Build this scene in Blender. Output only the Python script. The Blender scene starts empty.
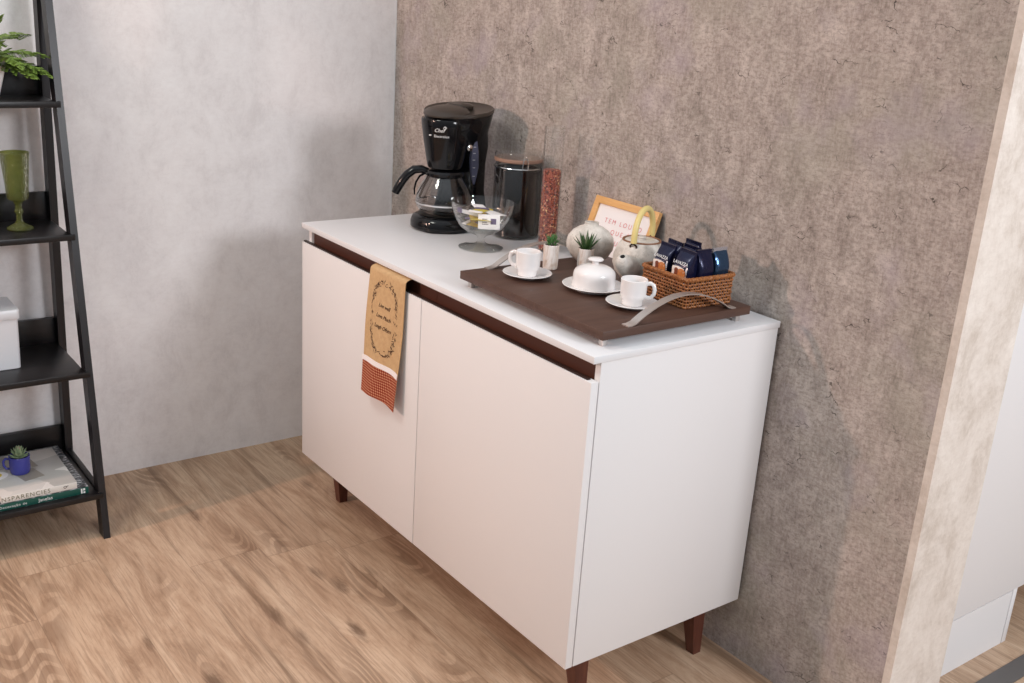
import bpy, bmesh, math, random
from mathutils import Vector, Matrix, noise
PI = math.pi
scene = bpy.context.scene
C = scene.collection
rnd = random.Random(7)

# ------------------------------------------------------------------ node helpers
class NT:
    def __init__(s, name):
        s.m = bpy.data.materials.new(name); s.m.use_nodes = True
        s.t = s.m.node_tree; s.t.nodes.clear()
        s.out = s.n('ShaderNodeOutputMaterial'); s._obj = None
    def n(s, typ, **kw):
        x = s.t.nodes.new(typ)
        for k, v in kw.items(): setattr(x, k, v)
        return x
    def put(s, sock, v):
        if isinstance(v, bpy.types.NodeSocket): s.t.links.new(v, sock)
        elif v is not None:
            if isinstance(v, (tuple, list)) and len(v) == 3 and sock.type == 'RGBA': v = (*v, 1)
            sock.default_value = v
    def math(s, op, a, b=None, c=None, clamp=False):
        x = s.n('ShaderNodeMath', operation=op, use_clamp=clamp)
        s.put(x.inputs[0], a); s.put(x.inputs[1], b)
        if c is not None: s.put(x.inputs[2], c)
        return x.outputs[0]
    def co(s):
        if s._obj is None: s._obj = s.n('ShaderNodeTexCoord').outputs['Object']
        return s._obj
    def mapv(s, v, scale=(1, 1, 1), loc=(0, 0, 0), rot=(0, 0, 0)):
        x = s.n('ShaderNodeMapping'); s.put(x.inputs[0], v)
        x.inputs['Scale'].default_value = scale; x.inputs['Location'].default_value = loc
        x.inputs['Rotation'].default_value = rot
        return x.outputs[0]
    def noise(s, v, scale, detail=4, rough=.55, dist=0):
        x = s.n('ShaderNodeTexNoise'); s.put(x.inputs['Vector'], v)
        x.inputs['Scale'].default_value = scale; x.inputs['Detail'].default_value = detail
        x.inputs['Roughness'].default_value = rough; x.inputs['Distortion'].default_value = dist
        return x.outputs[0]
    def ramp(s, f, stops, interp='LINEAR'):
        x = s.n('ShaderNodeValToRGB'); s.put(x.inputs[0], f); cr = x.color_ramp; cr.interpolation = interp
        while len(cr.elements) < len(stops): cr.elements.new(.5)
        for e, (p, c) in zip(cr.elements, stops):
            e.position = p; e.color = (*c, 1) if isinstance(c, (tuple, list)) else (c, c, c, 1)
        return x.outputs[0]
    def mix(s, f, a, b, mode='MIX'):
        x = s.n('ShaderNodeMix', data_type='RGBA', blend_type=mode)
        s.put(x.inputs[0], f); s.put(x.inputs[6], a); s.put(x.inputs[7], b)
        return x.outputs[2]
    def sep(s, v):
        x = s.n('ShaderNodeSeparateXYZ'); s.put(x.inputs[0], v); return x.outputs
    def comb(s, a, b, c):
        x = s.n('ShaderNodeCombineXYZ')
        for i, v in enumerate((a, b, c)): s.put(x.inputs[i], v)
        return x.outputs[0]
    def bsdf(s, color, rough=.5, metal=0, spec=.5, bump=None, bstr=.3, bdist=.002, coat=0, trans=0, ior=1.45, sub=0):
        x = s.n('ShaderNodeBsdfPrincipled')
        s.put(x.inputs['Base Color'], color); s.put(x.inputs['Roughness'], rough)
        s.put(x.inputs['Metallic'], metal); s.put(x.inputs['Specular IOR Level'], spec)
        x.inputs['Coat Weight'].default_value = coat; x.inputs['Coat Roughness'].default_value = .05
        x.inputs['Transmission Weight'].default_value = trans; x.inputs['IOR'].default_value = ior
        if bump is not None:
            b = s.n('ShaderNodeBump'); s.put(b.inputs['Height'], bump)
            b.inputs['Strength'].default_value = bstr; b.inputs['Distance'].default_value = bdist
            s.t.links.new(b.outputs[0], x.inputs['Normal'])
        s.t.links.new(x.outputs[0], s.out.inputs[0])
        return s.m

def srgb(r, g, b):
    f = lambda c: (c/255)/12.92 if c/255 <= .04045 else ((c/255+.055)/1.055)**2.4
    return (f(r), f(g), f(b))

def plain(name, col, rough=.5, var=.06, scale=30, **kw):
    t = NT(name)
    n = t.noise(t.co(), scale, 3)
    c = t.mix(t.math('MULTIPLY', n, var*2), col, tuple(min(1, x*1.25) for x in col))
    c = t.mix(var, c, tuple(x*.7 for x in col))
    return t.bsdf(c, rough, bump=n, bstr=kw.pop('bstr', .05), **kw)

def glassmat(name, tint=(.96, .97, .97), edge=(.55, .58, .58), refl=1.0, bumpscale=None, body=None):
    t = NT(name)
    lw = t.n('ShaderNodeLayerWeight'); lw.inputs[0].default_value = .35
    f = t.math('POWER', lw.outputs['Facing'], 5.0)
    tr = t.n('ShaderNodeBsdfTransparent'); t.put(tr.inputs[0], t.mix(f, tint, edge))
    gl = t.n('ShaderNodeBsdfGlossy'); gl.inputs['Roughness'].default_value = .03
    gl.inputs['Color'].default_value = (1, 1, 1, 1)
    l2 = t.n('ShaderNodeLayerWeight'); l2.inputs[0].default_value = .5
    fr = t.math('ADD', t.math('MULTIPLY', t.math('POWER', l2.outputs['Facing'], 3.6), .55), .022)
    if bumpscale:
        b = t.n('ShaderNodeBump'); v = t.n('ShaderNodeTexVoronoi'); v.inputs['Scale'].default_value = bumpscale
        t.put(v.inputs['Vector'], t.co()); t.put(b.inputs['Height'], v.outputs[0]); b.inputs['Strength'].default_value = .8
        b.inputs['Distance'].default_value = .004
        for x in (gl, l2): t.t.links.new(b.outputs[0], x.inputs['Normal'])
    mx = t.n('ShaderNodeMixShader'); t.put(mx.inputs[0], t.math('MULTIPLY', fr, refl, clamp=True))
    t.t.links.new(tr.outputs[0], mx.inputs[1]); t.t.links.new(gl.outputs[0], mx.inputs[2])
    o_ = mx.outputs[0]
    if body:
        df = t.n('ShaderNodeBsdfDiffuse'); df.inputs[0].default_value = (*body, 1)
        m2 = t.n('ShaderNodeMixShader'); m2.inputs[0].default_value = .16
        t.t.links.new(o_, m2.inputs[1]); t.t.links.new(df.outputs[0], m2.inputs[2]); o_ = m2.outputs[0]
    t.t.links.new(o_, t.out.inputs[0])
    return t.m

# ------------------------------------------------------------------ materials
def mat_wallpaper(name, base, dark, light, hi, crack_amt, warm=None, tile=1.0):
    t = NT(name); o = t.co()
    big = t.noise(t.mapv(o, (1, 1, .8)), 1.6, 3, .6)
    mid = t.noise(t.mapv(o, (1, 1, .75)), 9*tile, 7, .80, .25)
    fib = t.noise(t.mapv(o, (1, 1, .30)), 90*tile, 4, .75)
    fib2 = t.noise(t.mapv(o, (.45, .45, 1)), 90*tile, 4, .75)
    c = t.ramp(mid, [(.33, dark), (.5, base), (.67, light)])
    if warm: c = t.mix(t.ramp(big, [(.38, 0), (.62, .75)]), c, t.mix(.5, c, warm))
    g = t.ramp(fib, [(.30, 0), (.72, 1)])
    c = t.mix(t.math('MULTIPLY', g, hi), c, light, 'MIX')
    g2 = t.ramp(fib2, [(.34, 1), (.55, 0)])
    c = t.mix(t.math('MULTIPLY', g2, hi*.8), c, dark)
    if crack_amt:
        wob = t.n('ShaderNodeTexNoise'); t.put(wob.inputs['Vector'], o); wob.inputs['Scale'].default_value = 22; wob.inputs['Detail'].default_value = 4
        sc_ = t.n('ShaderNodeVectorMath', operation='SCALE'); t.put(sc_.inputs[0], wob.outputs[1]); sc_.inputs['Scale'].default_value = .10
        ad = t.n('ShaderNodeVectorMath', operation='ADD'); t.put(ad.inputs[0], t.mapv(o, (1, 1, 1.7))); t.put(ad.inputs[1], sc_.outputs[0])
        vo = t.n('ShaderNodeTexVoronoi', feature='DISTANCE_TO_EDGE'); t.put(vo.inputs['Vector'], ad.outputs[0]); vo.inputs['Scale'].default_value = 15
        line = t.ramp(vo.outputs[0], [(.006, 1), (.022, 0)])
        gate = t.ramp(t.noise(t.mapv(o, (1, 1, 1.6), (3, 1, 7)), 15, 3, .6), [(.56, 0), (.63, 1)])
        c = t.mix(t.math('MULTIPLY', t.math('MULTIPLY', line, gate), crack_amt), c, tuple(x*.4 for x in dark))
        sp = t.noise(t.mapv(o, (1, 1, .6)), 330, 2, .6)
        c = t.mix(t.math('MULTIPLY', t.ramp(sp, [(.60, 0), (.68, 1)]), .45), c, tuple(x*.6 for x in dark))
        c = t.mix(t.math('MULTIPLY', t.ramp(t.noise(t.mapv(o, (1, 1, 1), (9, 4, 2)), 3.5, 3, .6), [(.5, 0), (.66, 1)]), .35), c, srgb(150, 148, 134))
        c = t.mix(t.math('MULTIPLY', t.ramp(t.noise(t.mapv(o, (1, 1, 1), (2, 8, 5)), 4.5, 3, .6), [(.54, 0), (.68, 1)]), .35), c, srgb(172, 160, 172))
    return t.bsdf(c, .62, spec=.25, bump=fib, bstr=.12)

M = {}
M['feature'] = mat_wallpaper('feature_wallpaper', srgb(158, 147, 140), srgb(108, 97, 90), srgb(206, 196, 189), .68, .95, srgb(168, 150, 142), 1.6)
M['plaster'] = mat_wallpaper('light_wallpaper', srgb(237, 233, 233), srgb(222, 217, 217), srgb(244, 241, 241), .3, 0)
M['cream'] = mat_wallpaper('cream_panel', srgb(212, 201, 191), srgb(184, 170, 157), srgb(226, 217, 208), .3, 0)

def mat_floor():
    t = NT('oak_laminate'); o = t.co(); X, Y, Z = t.sep(o)
    Wd, Ln = .195, 1.25
    yr = t.math('DIVIDE', t.math('ADD', Y, 6.03), Wd); row = t.math('FLOOR', yr); fy = t.math('FRACT', yr)
    wn = t.n('ShaderNodeTexWhiteNoise', noise_dimensions='1D'); t.put(wn.inputs['W'], row)
    xs = t.math('ADD', t.math('DIVIDE', t.math('ADD', X, 9.0), Ln), wn.outputs[0])
    col = t.math('FLOOR', xs); fx = t.math('FRACT', xs)
    w2 = t.n('ShaderNodeTexWhiteNoise', noise_dimensions='2D'); t.put(w2.inputs['Vector'], t.comb(row, col, 0))
    r = w2.outputs[0]
    off = t.math('MULTIPLY', r, 37.0)
    v = t.comb(t.math('ADD', X, off), t.math('ADD', Y, off), off)
    n1 = t.noise(t.mapv(v, (1.6, 6.0, 1)), 1.0, 1.5, .35, .1)
    ring = t.math('SINE', t.math('MULTIPLY', n1, 150))
    ringm = t.ramp(ring, [(.25, 1), (.6, 0)])
    gate = t.ramp(t.noise(t.mapv(v, (1.3, 4, 1), (5, 2, 1)), 1.3, 2), [(.54, 0), (.64, 1)])
    n2 = t.noise(t.mapv(v, (2.0, 11, 1)), 1.6, 7, .72, 1.0)
    fine = t.noise(t.mapv(v, (6, 150, 1)), 1.5, 4, .7)
    c = t.ramp(n2, [(.26, srgb(142, 110, 86)), (.44, srgb(182, 152, 126)), (.60, srgb(200, 172, 146)), (.78, srgb(214, 188, 163))])
    c = t.mix(t.math('MULTIPLY', t.math('MULTIPLY', ringm, gate), .45), c, srgb(112, 84, 64))
    c = t.mix(t.math('MULTIPLY', t.ramp(fine, [(.38, 1), (.52, 0)]), .36), c, srgb(124, 96, 75))
    # knots and long dark streaks
    vo = t.n('ShaderNodeTexVoronoi'); t.put(vo.inputs['Vector'], t.mapv(v, (2.0, 5.5, 1))); vo.inputs['Scale'].default_value = 1.5
    kn = t.ramp(t.math('ADD', vo.outputs[0], t.math('MULTIPLY', t.math('SUBTRACT', n2, .5), .35)), [(.05, 1), (.17, 0)])
    c = t.mix(t.math('MULTIPLY', kn, .7), c, srgb(84, 60, 44))
    st = t.ramp(t.noise(t.mapv(v, (.9, 20, 1), (8, 3, 2)), 1.5, 5, .65, .5), [(.56, 0), (.68, 1)])
    c = t.mix(t.math('MULTIPLY', st, .6), c, srgb(108, 82, 62))
    c = t.mix(t.math('MULTIPLY', r, .16), c, srgb(138, 112, 92))
    e1 = t.math('LESS_THAN', t.math('MINIMUM', fy, t.math('SUBTRACT', 1, fy)), .006)
    e2 = t.math('LESS_THAN', t.math('MINIMUM', fx, t.math('SUBTRACT', 1, fx)), .0011)
    e = t.math('MAXIMUM', e1, e2)
    c = t.mix(t.math('MULTIPLY', e, .28), c, srgb(88, 64, 48))
    return t.bsdf(c, .48, spec=.35, bump=fine, bstr=.12, bdist=.001)
M['floor'] = mat_floor()

M['white'] = plain('white_laminate', srgb(228, 226, 226), .38, .02, 60, spec=.4, bstr=.02)
M['white_top'] = plain('white_worktop', srgb(226, 226, 228), .3, .02, 60, spec=.45, bstr=.02)
M['seam'] = plain('grey_seam', srgb(120, 116, 116), .6)
M['brown_ch'] = plain('brown_channel', srgb(82, 46, 34), .45, .08)
M['brown_dk'] = plain('dark_brown_profile', srgb(44, 24, 18), .5, .08)

def mat_wood(name, c1, c2, sc=(1, 14, 14), rough=.45, s=8):
    t = NT(name); n = t.noise(t.mapv(t.co(), sc), s, 5, .65, .4)
    f = t.noise(t.mapv(t.co(), tuple(x*3 for x in sc)), s*4, 3, .6)
    c = t.mix(t.ramp(n, [(.3, 0), (.7, 1)]), c1, c2)
    c = t.mix(t.math('MULTIPLY', f, .3), c, c1)
    return t.bsdf(c, rough, bump=n, bstr=.08)
M['leg'] = mat_wood('walnut_leg', srgb(72, 36, 26), srgb(104, 60, 46), (10, 10, 1))
M['tray'] = mat_wood('dark_tray_wood', srgb(72, 49, 40), srgb(92, 67, 56), (12, 1, 12), .5, 5)
M['pine'] = mat_wood('pale_frame_wood', srgb(214, 160, 98), srgb(232, 186, 126), (1, 10, 10), .45)
M['copper_reflect'] = plain('copper_seal_reflection', srgb(150, 118, 102), .35, .05)  # coppery seal tone, with the glass lid's reflection put into the colour
M['shelf'] = mat_wood('black_shelf_wood', srgb(12, 11, 12), srgb(26, 24, 26), (12, 1, 12), .34, 6)
M['rail'] = mat_wood('black_rail_wood', srgb(14, 13, 15), srgb(32, 30, 34), (12, 12, 1), .36, 6)
M['black'] = plain('glossy_black_plastic', (.005, .005, .006), .14, .02, spec=.4)
M['black_matt'] = plain('satin_black_plastic', (.012, .011, .010), .38, .04, spec=.5)
M['lidbrown'] = plain('satin_dark_lid', srgb(58, 50, 44), .34, .05, spec=.5)
M['gauge'] = plain('grey_gauge', srgb(96, 98, 120), .25, .03)
M['steel'] = plain('brushed_steel', srgb(206, 200, 196), .36, .04, metal=.85)
M['chrome'] = plain('chrome', srgb(220, 220, 220), .12, .02, metal=1.0)
M['print_white'] = plain('white_print', (.8, .8, .8), .5)
M['porcelain'] = plain('white_porcelain', srgb(236, 233, 232), .14, .02, spec=.55, coat=.3)
M['glass'] = glassmat('clear_glass', (.985, .988, .985), (.58, .61, .61), 1.8)
M['greenglass'] = glassmat('green_glass', srgb(206, 210, 160), srgb(112, 118, 62), 2.2, 240, srgb(138, 148, 62))
M['carafe'] = glassmat('carafe_glass', (.80, .80, .80), (.45, .45, .45), 2.2)

def mat_stone():
    t = NT('speckled_stoneware'); o = t.co()
    a = t.noise(o, 26, 4, .6); b = t.noise(o, 220, 3, .7); s = t.noise(o, 500, 2, .5)
    c = t.ramp(a, [(.34, srgb(182, 175, 166)), (.52, srgb(214, 208, 200)), (.7, srgb(230, 226, 219))])
    c = t.mix(t.math('MULTIPLY', t.ramp(b, [(.3, 1), (.45, 0)]), .3), c, srgb(128, 118, 104))
    c = t.mix(t.ramp(s, [(.24, 1), (.3, 0)]), c, srgb(90, 78, 64))
    return t.bsdf(c, .34, spec=.45, bump=a, bstr=.05)
M['stone'] = mat_stone()
M['stone_rim'] = plain('brown_glazed_rim', srgb(134, 92, 66), .4, .2, 80)
M['mouth_shade'] = plain('painted_mouth_shade', srgb(22, 20, 18), .8)
def mat_marble():
    t = NT('marbled_pot'); a = t.noise(t.mapv(t.co(), (1, 1, .6)), 34, 4, .6, .8)
    c = t.ramp(a, [(.36, srgb(198, 178, 162)), (.5, srgb(228, 220, 214)), (.7, srgb(238, 234, 230))])
    return t.bsdf(c, .4, spec=.4)
M['marble'] = mat_marble()
M['bamboo'] = plain('pale_bamboo', srgb(222, 202, 134), .35, .15, 60)
M['wire'] = plain('dark_wire', srgb(60, 42, 34), .45, metal=.6)
M['leaf'] = plain('aloe_leaf', srgb(58, 88, 46), .42, .3, 90)
M['succ'] = plain('succulent_leaf', srgb(82, 124, 72), .45, .3, 90)
M['succ2'] = plain('pale_succulent', srgb(150, 168, 132), .5, .3, 90)
M['succ_tip'] = plain('pink_succulent', srgb(186, 150, 138), .5, .2, 90)
M['fern'] = plain('fern_leaf', srgb(118, 144, 62), .5, .5, 60)
M['soil'] = plain('soil', srgb(54, 40, 30), .9, .3, 200)
M['navy'] = plain('navy_foil', srgb(24, 27, 56), .24, .1, 40, metal=.35, bstr=.25)
M['navy_lt'] = plain('light_blue_foil', srgb(62, 88, 120), .2, .3, 90, metal=.8, bstr=.6)
M['silverfoil'] = plain('silver_foil', srgb(200, 204, 214), .2, .1, 40, metal=.8)
M['label_cream'] = plain('cream_print', srgb(226, 214, 206), .4)
M['label_orange'] = plain('orange_print', srgb(196, 120, 62), .4, .3, 120)
M['label_brown'] = plain('brown_print', srgb(120, 58, 36), .4, .2, 120)
M['paper'] = plain('white_paper', srgb(240, 236, 236), .6, .02)
M['redprint'] = plain('red_print', srgb(214, 96, 106), .6)
M['ink'] = plain('dark_print', srgb(70, 46, 34), .7)
M['blue'] = plain('cobalt_mug', srgb(66, 68, 150), .25, .04, spec=.5)
M['tin'] = plain('white_tin', srgb(226, 226, 230), .32, .02)
M['teal'] = plain('dark_green_cover', srgb(20, 78, 68), .35, .06)
M['bookwhite'] = plain('white_cover', srgb(222, 218, 212), .35, .03)
M['oliveprint'] = plain('olive_print', srgb(120, 116, 92), .5)
M['pages'] = plain('page_block', srgb(222, 214, 200), .8, .1, 300)
M['dkmetal'] = plain('dark_floor_strip', srgb(92, 88, 86), .45, .15, 60)
M['yellow'] = plain('yellow_sachet', srgb(214, 190, 52), .4, .1)
M['violet'] = plain('violet_sachet', srgb(92, 76, 110), .4, .1)

def mat_rattan():
    t = NT('honey_rattan'); n = t.noise(t.co(), 180, 4, .7); b = t.noise(t.co(), 25, 2)
    c = t.ramp(n, [(.3, srgb(104, 58, 28)), (.5, srgb(152, 94, 50)), (.72, srgb(190, 134, 82))])
    c = t.mix(t.math('MULTIPLY', b, .3), c, srgb(140, 80, 36))
    return t.bsdf(c, .36, spec=.5)
M['rattan'] = mat_rattan()
M['rattan_dk'] = plain('dark_rattan_core', srgb(84, 44, 20), .6, .2, 100)

def mat_pepper():
    t = NT('pink_peppercorns')
    v = t.n('ShaderNodeTexVoronoi'); t.put(v.inputs['Vector'], t.co()); v.inputs['Scale'].default_value = 260
    w = t.n('ShaderNodeTexWhiteNoise'); t.put(w.inputs[0], v.outputs['Color'])
    c = t.ramp(w.outputs[0], [(.0, srgb(70, 20, 12)), (.35, srgb(128, 50, 34)), (.7, srgb(168, 82, 60)), (.93, srgb(190, 110, 84)), (1, srgb(236, 206, 150))])
    return t.bsdf(c, .5, bump=v.outputs['Distance'], bstr=1.0, bdist=.003)
M['pepper'] = mat_pepper()
def mat_coffee():
    t = NT('dark_ground_coffee'); n = t.noise(t.co(), 300, 3, .7)
    return t.bsdf(t.mix(n, (.003, .002, .002), (.010, .007, .006)), .7, spec=.1, bump=n, bstr=.5)
M['coffee'] = mat_coffee()
def mat_towel():
    t = NT('tan_linen'); X, Y, Z = t.sep(t.co())
    a = t.math('SINE', t.math('MULTIPLY', X, 5200)); b = t.math('SINE', t.math('MULTIPLY', Z, 5200))
    n = t.noise(t.co(), 90, 4, .7)
    c = t.ramp(n, [(.3, srgb(190, 156, 116)), (.7, srgb(204, 172, 130))])
    return t.bsdf(c, .85, spec=.1, bump=t.math('ADD', a, b), bstr=.1)
M['towel'] = mat_towel()
def mat_gingham():
    t = NT('red_gingham'); X, Y, Z = t.sep(t.co())
    s = .0068
    fx = t.math('FRACT', t.math('DIVIDE', t.math('ADD', X, 5), s)); fz = t.math('FRACT', t.math('DIVIDE', t.math('ADD', Z, 5), s))
    a = t.math('GREATER_THAN', fx, .62); b = t.math('GREATER_THAN', fz, .62)
    c = t.ramp(t.math('MULTIPLY', t.math('ADD', a, b), .5), [(.0, srgb(128, 40, 30)), (.4, srgb(166, 92, 68)), (.8, srgb(206, 172, 138))], 'CONSTANT')
    return t.bsdf(c, .85, spec=.1)
M['gingham'] = mat_gingham()
M['trim'] = plain('white_ribbon', srgb(240, 234, 234), .8)
def mat_photocover():
    t = NT('black_white_pattern'); n = t.noise(t.mapv(t.co(), (1, .35, 1)), 160, 3, .7, 1)
    return t.bsdf(t.ramp(n, [(.44, srgb(22, 26, 32)), (.52, srgb(90, 94, 100)), (.62, srgb(205, 205, 208))]), .35)
M['bwcover'] = mat_photocover()
def mat_cover():
    t = NT('pale_photo_cover'); n = t.noise(t.co(), 14, 4, .6)
    v = t.n('ShaderNodeTexVoronoi', feature='F1', distance='MANHATTAN'); t.put(v.inputs['Vector'], t.mapv(t.co(), (1, 1, 1), rot=(0, 0, .5))); v.inputs['Scale'].default_value = 15
    w = t.n('ShaderNodeTexWhiteNoise'); t.put(w.inputs[0], v.outputs['Color'])
    c = t.ramp(w.outputs[0], [(0, srgb(150, 146, 140)), (.35, srgb(186, 184, 180)), (.7, srgb(208, 202, 196)), (1, srgb(224, 220, 216))])
    return t.bsdf(t.mix(t.math('MULTIPLY', n, .5), c, srgb(206, 204, 202)), .3)
M['cover'] = mat_cover()

# ------------------------------------------------------------------ mesh helpers
class MB:
    def __init__(s): s.bm = bmesh.new()
    def _xf(s, vs, mat):
        if mat is not None: bmesh.ops.transform(s.bm, matrix=mat, verts=vs)
    def box(s, lo, hi, mat=None, bevel=0, seg=2):
        r = bmesh.ops.create_cube(s.bm, size=1); vs = r['verts']
        for v in vs:
            v.co = Vector([(lo[i]+hi[i])/2 + v.co[i]*(hi[i]-lo[i]) for i in range(3)])
        if bevel:
            es = list({e for v in vs for e in v.link_edges})
            g = bmesh.ops.bevel(s.bm, geom=es, offset=bevel, segments=seg, affect='EDGES', profile=.5)
            vs = list({v for f in g['faces'] for v in f.verts} | {v for v in vs if v.is_valid})
            # collect whole island
            seen = set(vs); st = list(vs)
            while st:
                v = st.pop()
                for e in v.link_edges:
                    o = e.other_vert(v)
                    if o not in seen: seen.add(o); st.append(o)
            vs = list(seen)
        s._xf(vs, mat); return s
    def lathe(s, prof, seg=48, mat=None, sx=1, sy=1):
        """prof: list of (r,z); r==0 closes at the axis."""
        rings = []; allv = []
        for r, z in prof:
            if r <= 1e-7:
                v = s.bm.verts.new((0, 0, z)); rings.append([v]); allv.append(v)
            else:
                ring = [s.bm.verts.new((r*math.cos(2*PI*i/seg)*sx, r*math.sin(2*PI*i/seg)*sy, z)) for i in range(seg)]
                rings.append(ring); allv += ring
        for a, b in zip(rings, rings[1:]):
            if len(a) == 1 and len(b) == 1: continue
            for i in range(seg):
                j = (i+1) % seg
                if len(a) == 1: f = (a[0], b[j], b[i])
                elif len(b) == 1: f = (a[i], a[j], b[0])
                else: f = (a[i], a[j], b[j], b[i])
                s.bm.faces.new(f)
        s._xf(allv, mat); return s
    def loft(s, loops, cap=True, mat=None, closed=False):
        rings = [[s.bm.verts.new(p) for p in L] for L in loops]
        n = len(rings[0])
        prs = list(zip(rings, rings[1:])) + ([(rings[-1], rings[0])] if closed else [])
        for a, b in prs:
            for i in range(n):
                j = (i+1) % n; s.bm.faces.new((a[i], a[j], b[j], b[i]))
        if cap and not closed:
            s.bm.faces.new(list(reversed(rings[0]))); s.bm.faces.new(rings[-1])
        s._xf([v for r in rings for v in r], mat); return s
    def tube(s, pts, r, seg=10, mat=None, closed=False, sx=1, sy=1, up=(0, 0, 1)):
        pts = [Vector(p) for p in pts]; n = len(pts); up = Vector(up)
        rr = r if isinstance(r, (list, tuple)) else [r]*n
        loops = []; prev = None
        for i, p in enumerate(pts):
            if closed: d = pts[(i+1) % n]-pts[i-1]
            else: d = pts[min(i+1, n-1)]-pts[max(i-1, 0)]
            d.normalize()
            if prev is None:
                a = d.cross(up)
                if a.length < 1e-3: a = d.cross(Vector((1, 0, 0)))
            else: a = prev - d*prev.dot(d)
            a.normalize(); prev = a; b = d.cross(a)
            loops.append([p + a*math.cos(2*PI*k/seg)*rr[i]*sx + b*math.sin(2*PI*k/seg)*rr[i]*sy for k in range(seg)])
        return s.loft(loops, not closed, mat, closed)
    def grid(s, fn, nu, nv, mat=None):
        vs = [[s.bm.verts.new(fn(i/nu, j/nv)) for j in range(nv+1)] for i in range(nu+1)]
        for i in range(nu):
            for j in range(nv): s.bm.faces.new((vs[i][j], vs[i+1][j], vs[i+1][j+1], vs[i][j+1]))
        s._xf([v for r in vs for v in r], mat); return s
    def build(s, name, mat, parent=None, smooth=True, loc=None, angle=38, mods=()):
        bmesh.ops.recalc_face_normals(s.bm, faces=s.bm.faces)
        me = bpy.data.meshes.new(name); s.bm.to_mesh(me); s.bm.free()
        me.materials.append(mat)
        if smooth:
            me.shade_smooth() if hasattr(me, 'shade_smooth') else None
            me.polygons.foreach_set('use_smooth', [True]*len(me.polygons))
            try: me.set_sharp_from_angle(angle=math.radians(angle))
            except Exception: pass
        o = bpy.data.objects.new(name, me); C.objects.link(o)
        if parent: o.parent = parent
        if loc is not None: o.location = loc
        return o

def T(x=0, y=0, z=0): return Matrix.Translation((x, y, z))
def Rz(a): return Matrix.Rotation(a, 4, 'Z')
def Rx(a): return Matrix.Rotation(a, 4, 'X')
def Ry(a): return Matrix.Rotation(a, 4, 'Y')

def thing(name, label, cat, loc=(0, 0, 0), rotz=0, group=None):
    o = bpy.data.objects.new(name, None); C.objects.link(o); o.empty_display_size = .05
    o.location = loc; o.rotation_euler = (0, 0, rotz)
    o['label'] = label; o['category'] = cat
    if group: o['group'] = group
    return o
def struct(o): o['kind'] = 'structure'; return o
def copy_tree(o, parent=None):
    c = o.copy(); C.objects.link(c)
    if parent: c.parent = parent
    for ch in list(o.children): copy_tree(ch, c)
    return c

def text_part(name, body, size, mat, parent, matrix, thick=.0003, align='CENTER', spacing=1.0, shear=0, fn=None, offset=0):
    cu = bpy.data.curves.new('lettering', 'FONT'); cu.body = body; cu.size = size
    cu.align_x = align; cu.align_y = 'CENTER'; cu.extrude = thick; cu.offset = offset; cu.space_character = spacing; cu.shear = shear
    cu.resolution_u = 3; cu.space_line = 1.45
    tmp = bpy.data.objects.new('lettering', cu); C.objects.link(tmp)
    dg = bpy.context.evaluated_depsgraph_get(); dg.update()
    me = bpy.data.meshes.new_from_object(tmp.evaluated_get(dg))
    bpy.data.objects.remove(tmp); bpy.data.curves.remove(cu)
    me.name = name; me.materials.clear(); me.materials.append(mat)
    me.transform(matrix)
    if fn:
        for v in me.vertices: v.co = fn(v.co)
    o = bpy.data.objects.new(name, me); C.objects.link(o); o.parent = parent
    return o

# ------------------------------------------------------------------ the room
WX = 2.083
struct(MB().box((-.3, -3.6, -.06), (4.6, 3.2, 0)).build('floor', M['floor'], smooth=False))
struct(MB().box((-.12, -3.6, 0), (0, .2, 2.8)).build('wall_left', M['plaster'], smooth=False))
struct(MB().box((0, 0, 0), (WX-.018, .204, 2.8)).build('wall_back', M['feature'], smooth=False))
struct(MB().box((WX-.018, 0, 0), (WX, .206, 2.8)).build('trim_1', M['cream'], smooth=False))
struct(MB().box((2.063, .24, 0), (2.112, 3.0, .004), bevel=.001).build('trim_2', M['dkmetal'], smooth=False))
# thin metal corner bead where the two wall papers meet
struct(MB().box((0, -.004, 0), (.0015, 0, 2.8)).build('trim_3', M['white'], smooth=False))

# white unit in the next room
u = thing('white_cabinet', 'tall white cabinet on a recessed plinth beyond the wall end', 'cabinet', (2.003, .95, 0))
MB().box((-.55, -.72, .155), (0, .75, 2.1), bevel=.001).build('body', M['white'], u)
MB().box((-.55, -.72, 0), (-.001, -.314, .152)).build('plinth', M['white'], u, smooth=False)
MB().box((-.55, -.311, 0), (0, -.292, .155), bevel=.001).build('plinth_end', M['white'], u)

# ------------------------------------------------------------------ sideboard
X0, X1, YF = .434, 1.676, -.540
H, TH = .85, .0145
SX0, SX1 = X0+.004, X1-.002
ZB, ZD, GX = .158, .797, 1.0637
YB = -.010
sb = thing('sideboard', 'white two-door sideboard with brown finger-pull channel and short wooden legs', 'cabinet', ((X0+X1)/2, (YF+YB)/2, 0))
ox, oy = (X0+X1)/2, (YF+YB)/2
def sbox(a, b): return (a[0]-ox, a[1]-oy, a[2]), (b[0]-ox, b[1]-oy, b[2])
def sbp(name, a, b, mat, bevel=.0008, parent=sb):
    lo, hi = sbox(a, b); return MB().box(lo, hi, bevel=bevel).build(name, mat, parent)
sbp('worktop', (X0, YF, H-TH), (X1, YB+.003, H), M['white_top'], .001)
DT = .0185
sbp('side_panel', (SX1-.016, YF+DT+.0025, ZB), (SX1, YB, H-TH-.0008), M['white'])
sbp('side_panel', (SX0, YF+DT+.0025, ZB), (SX0+.016, YB, H-TH-.0008), M['white'])
sbp('bottom_panel', (SX0+.0165, YF+DT+.0025, ZB), (SX1-.0165, YB-.006, ZB+.016), M['white'])
sbp('back_panel', (SX0+.0165, YB-.0055, ZB), (SX1-.0165, YB, H-TH-.001), M['white'])
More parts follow.
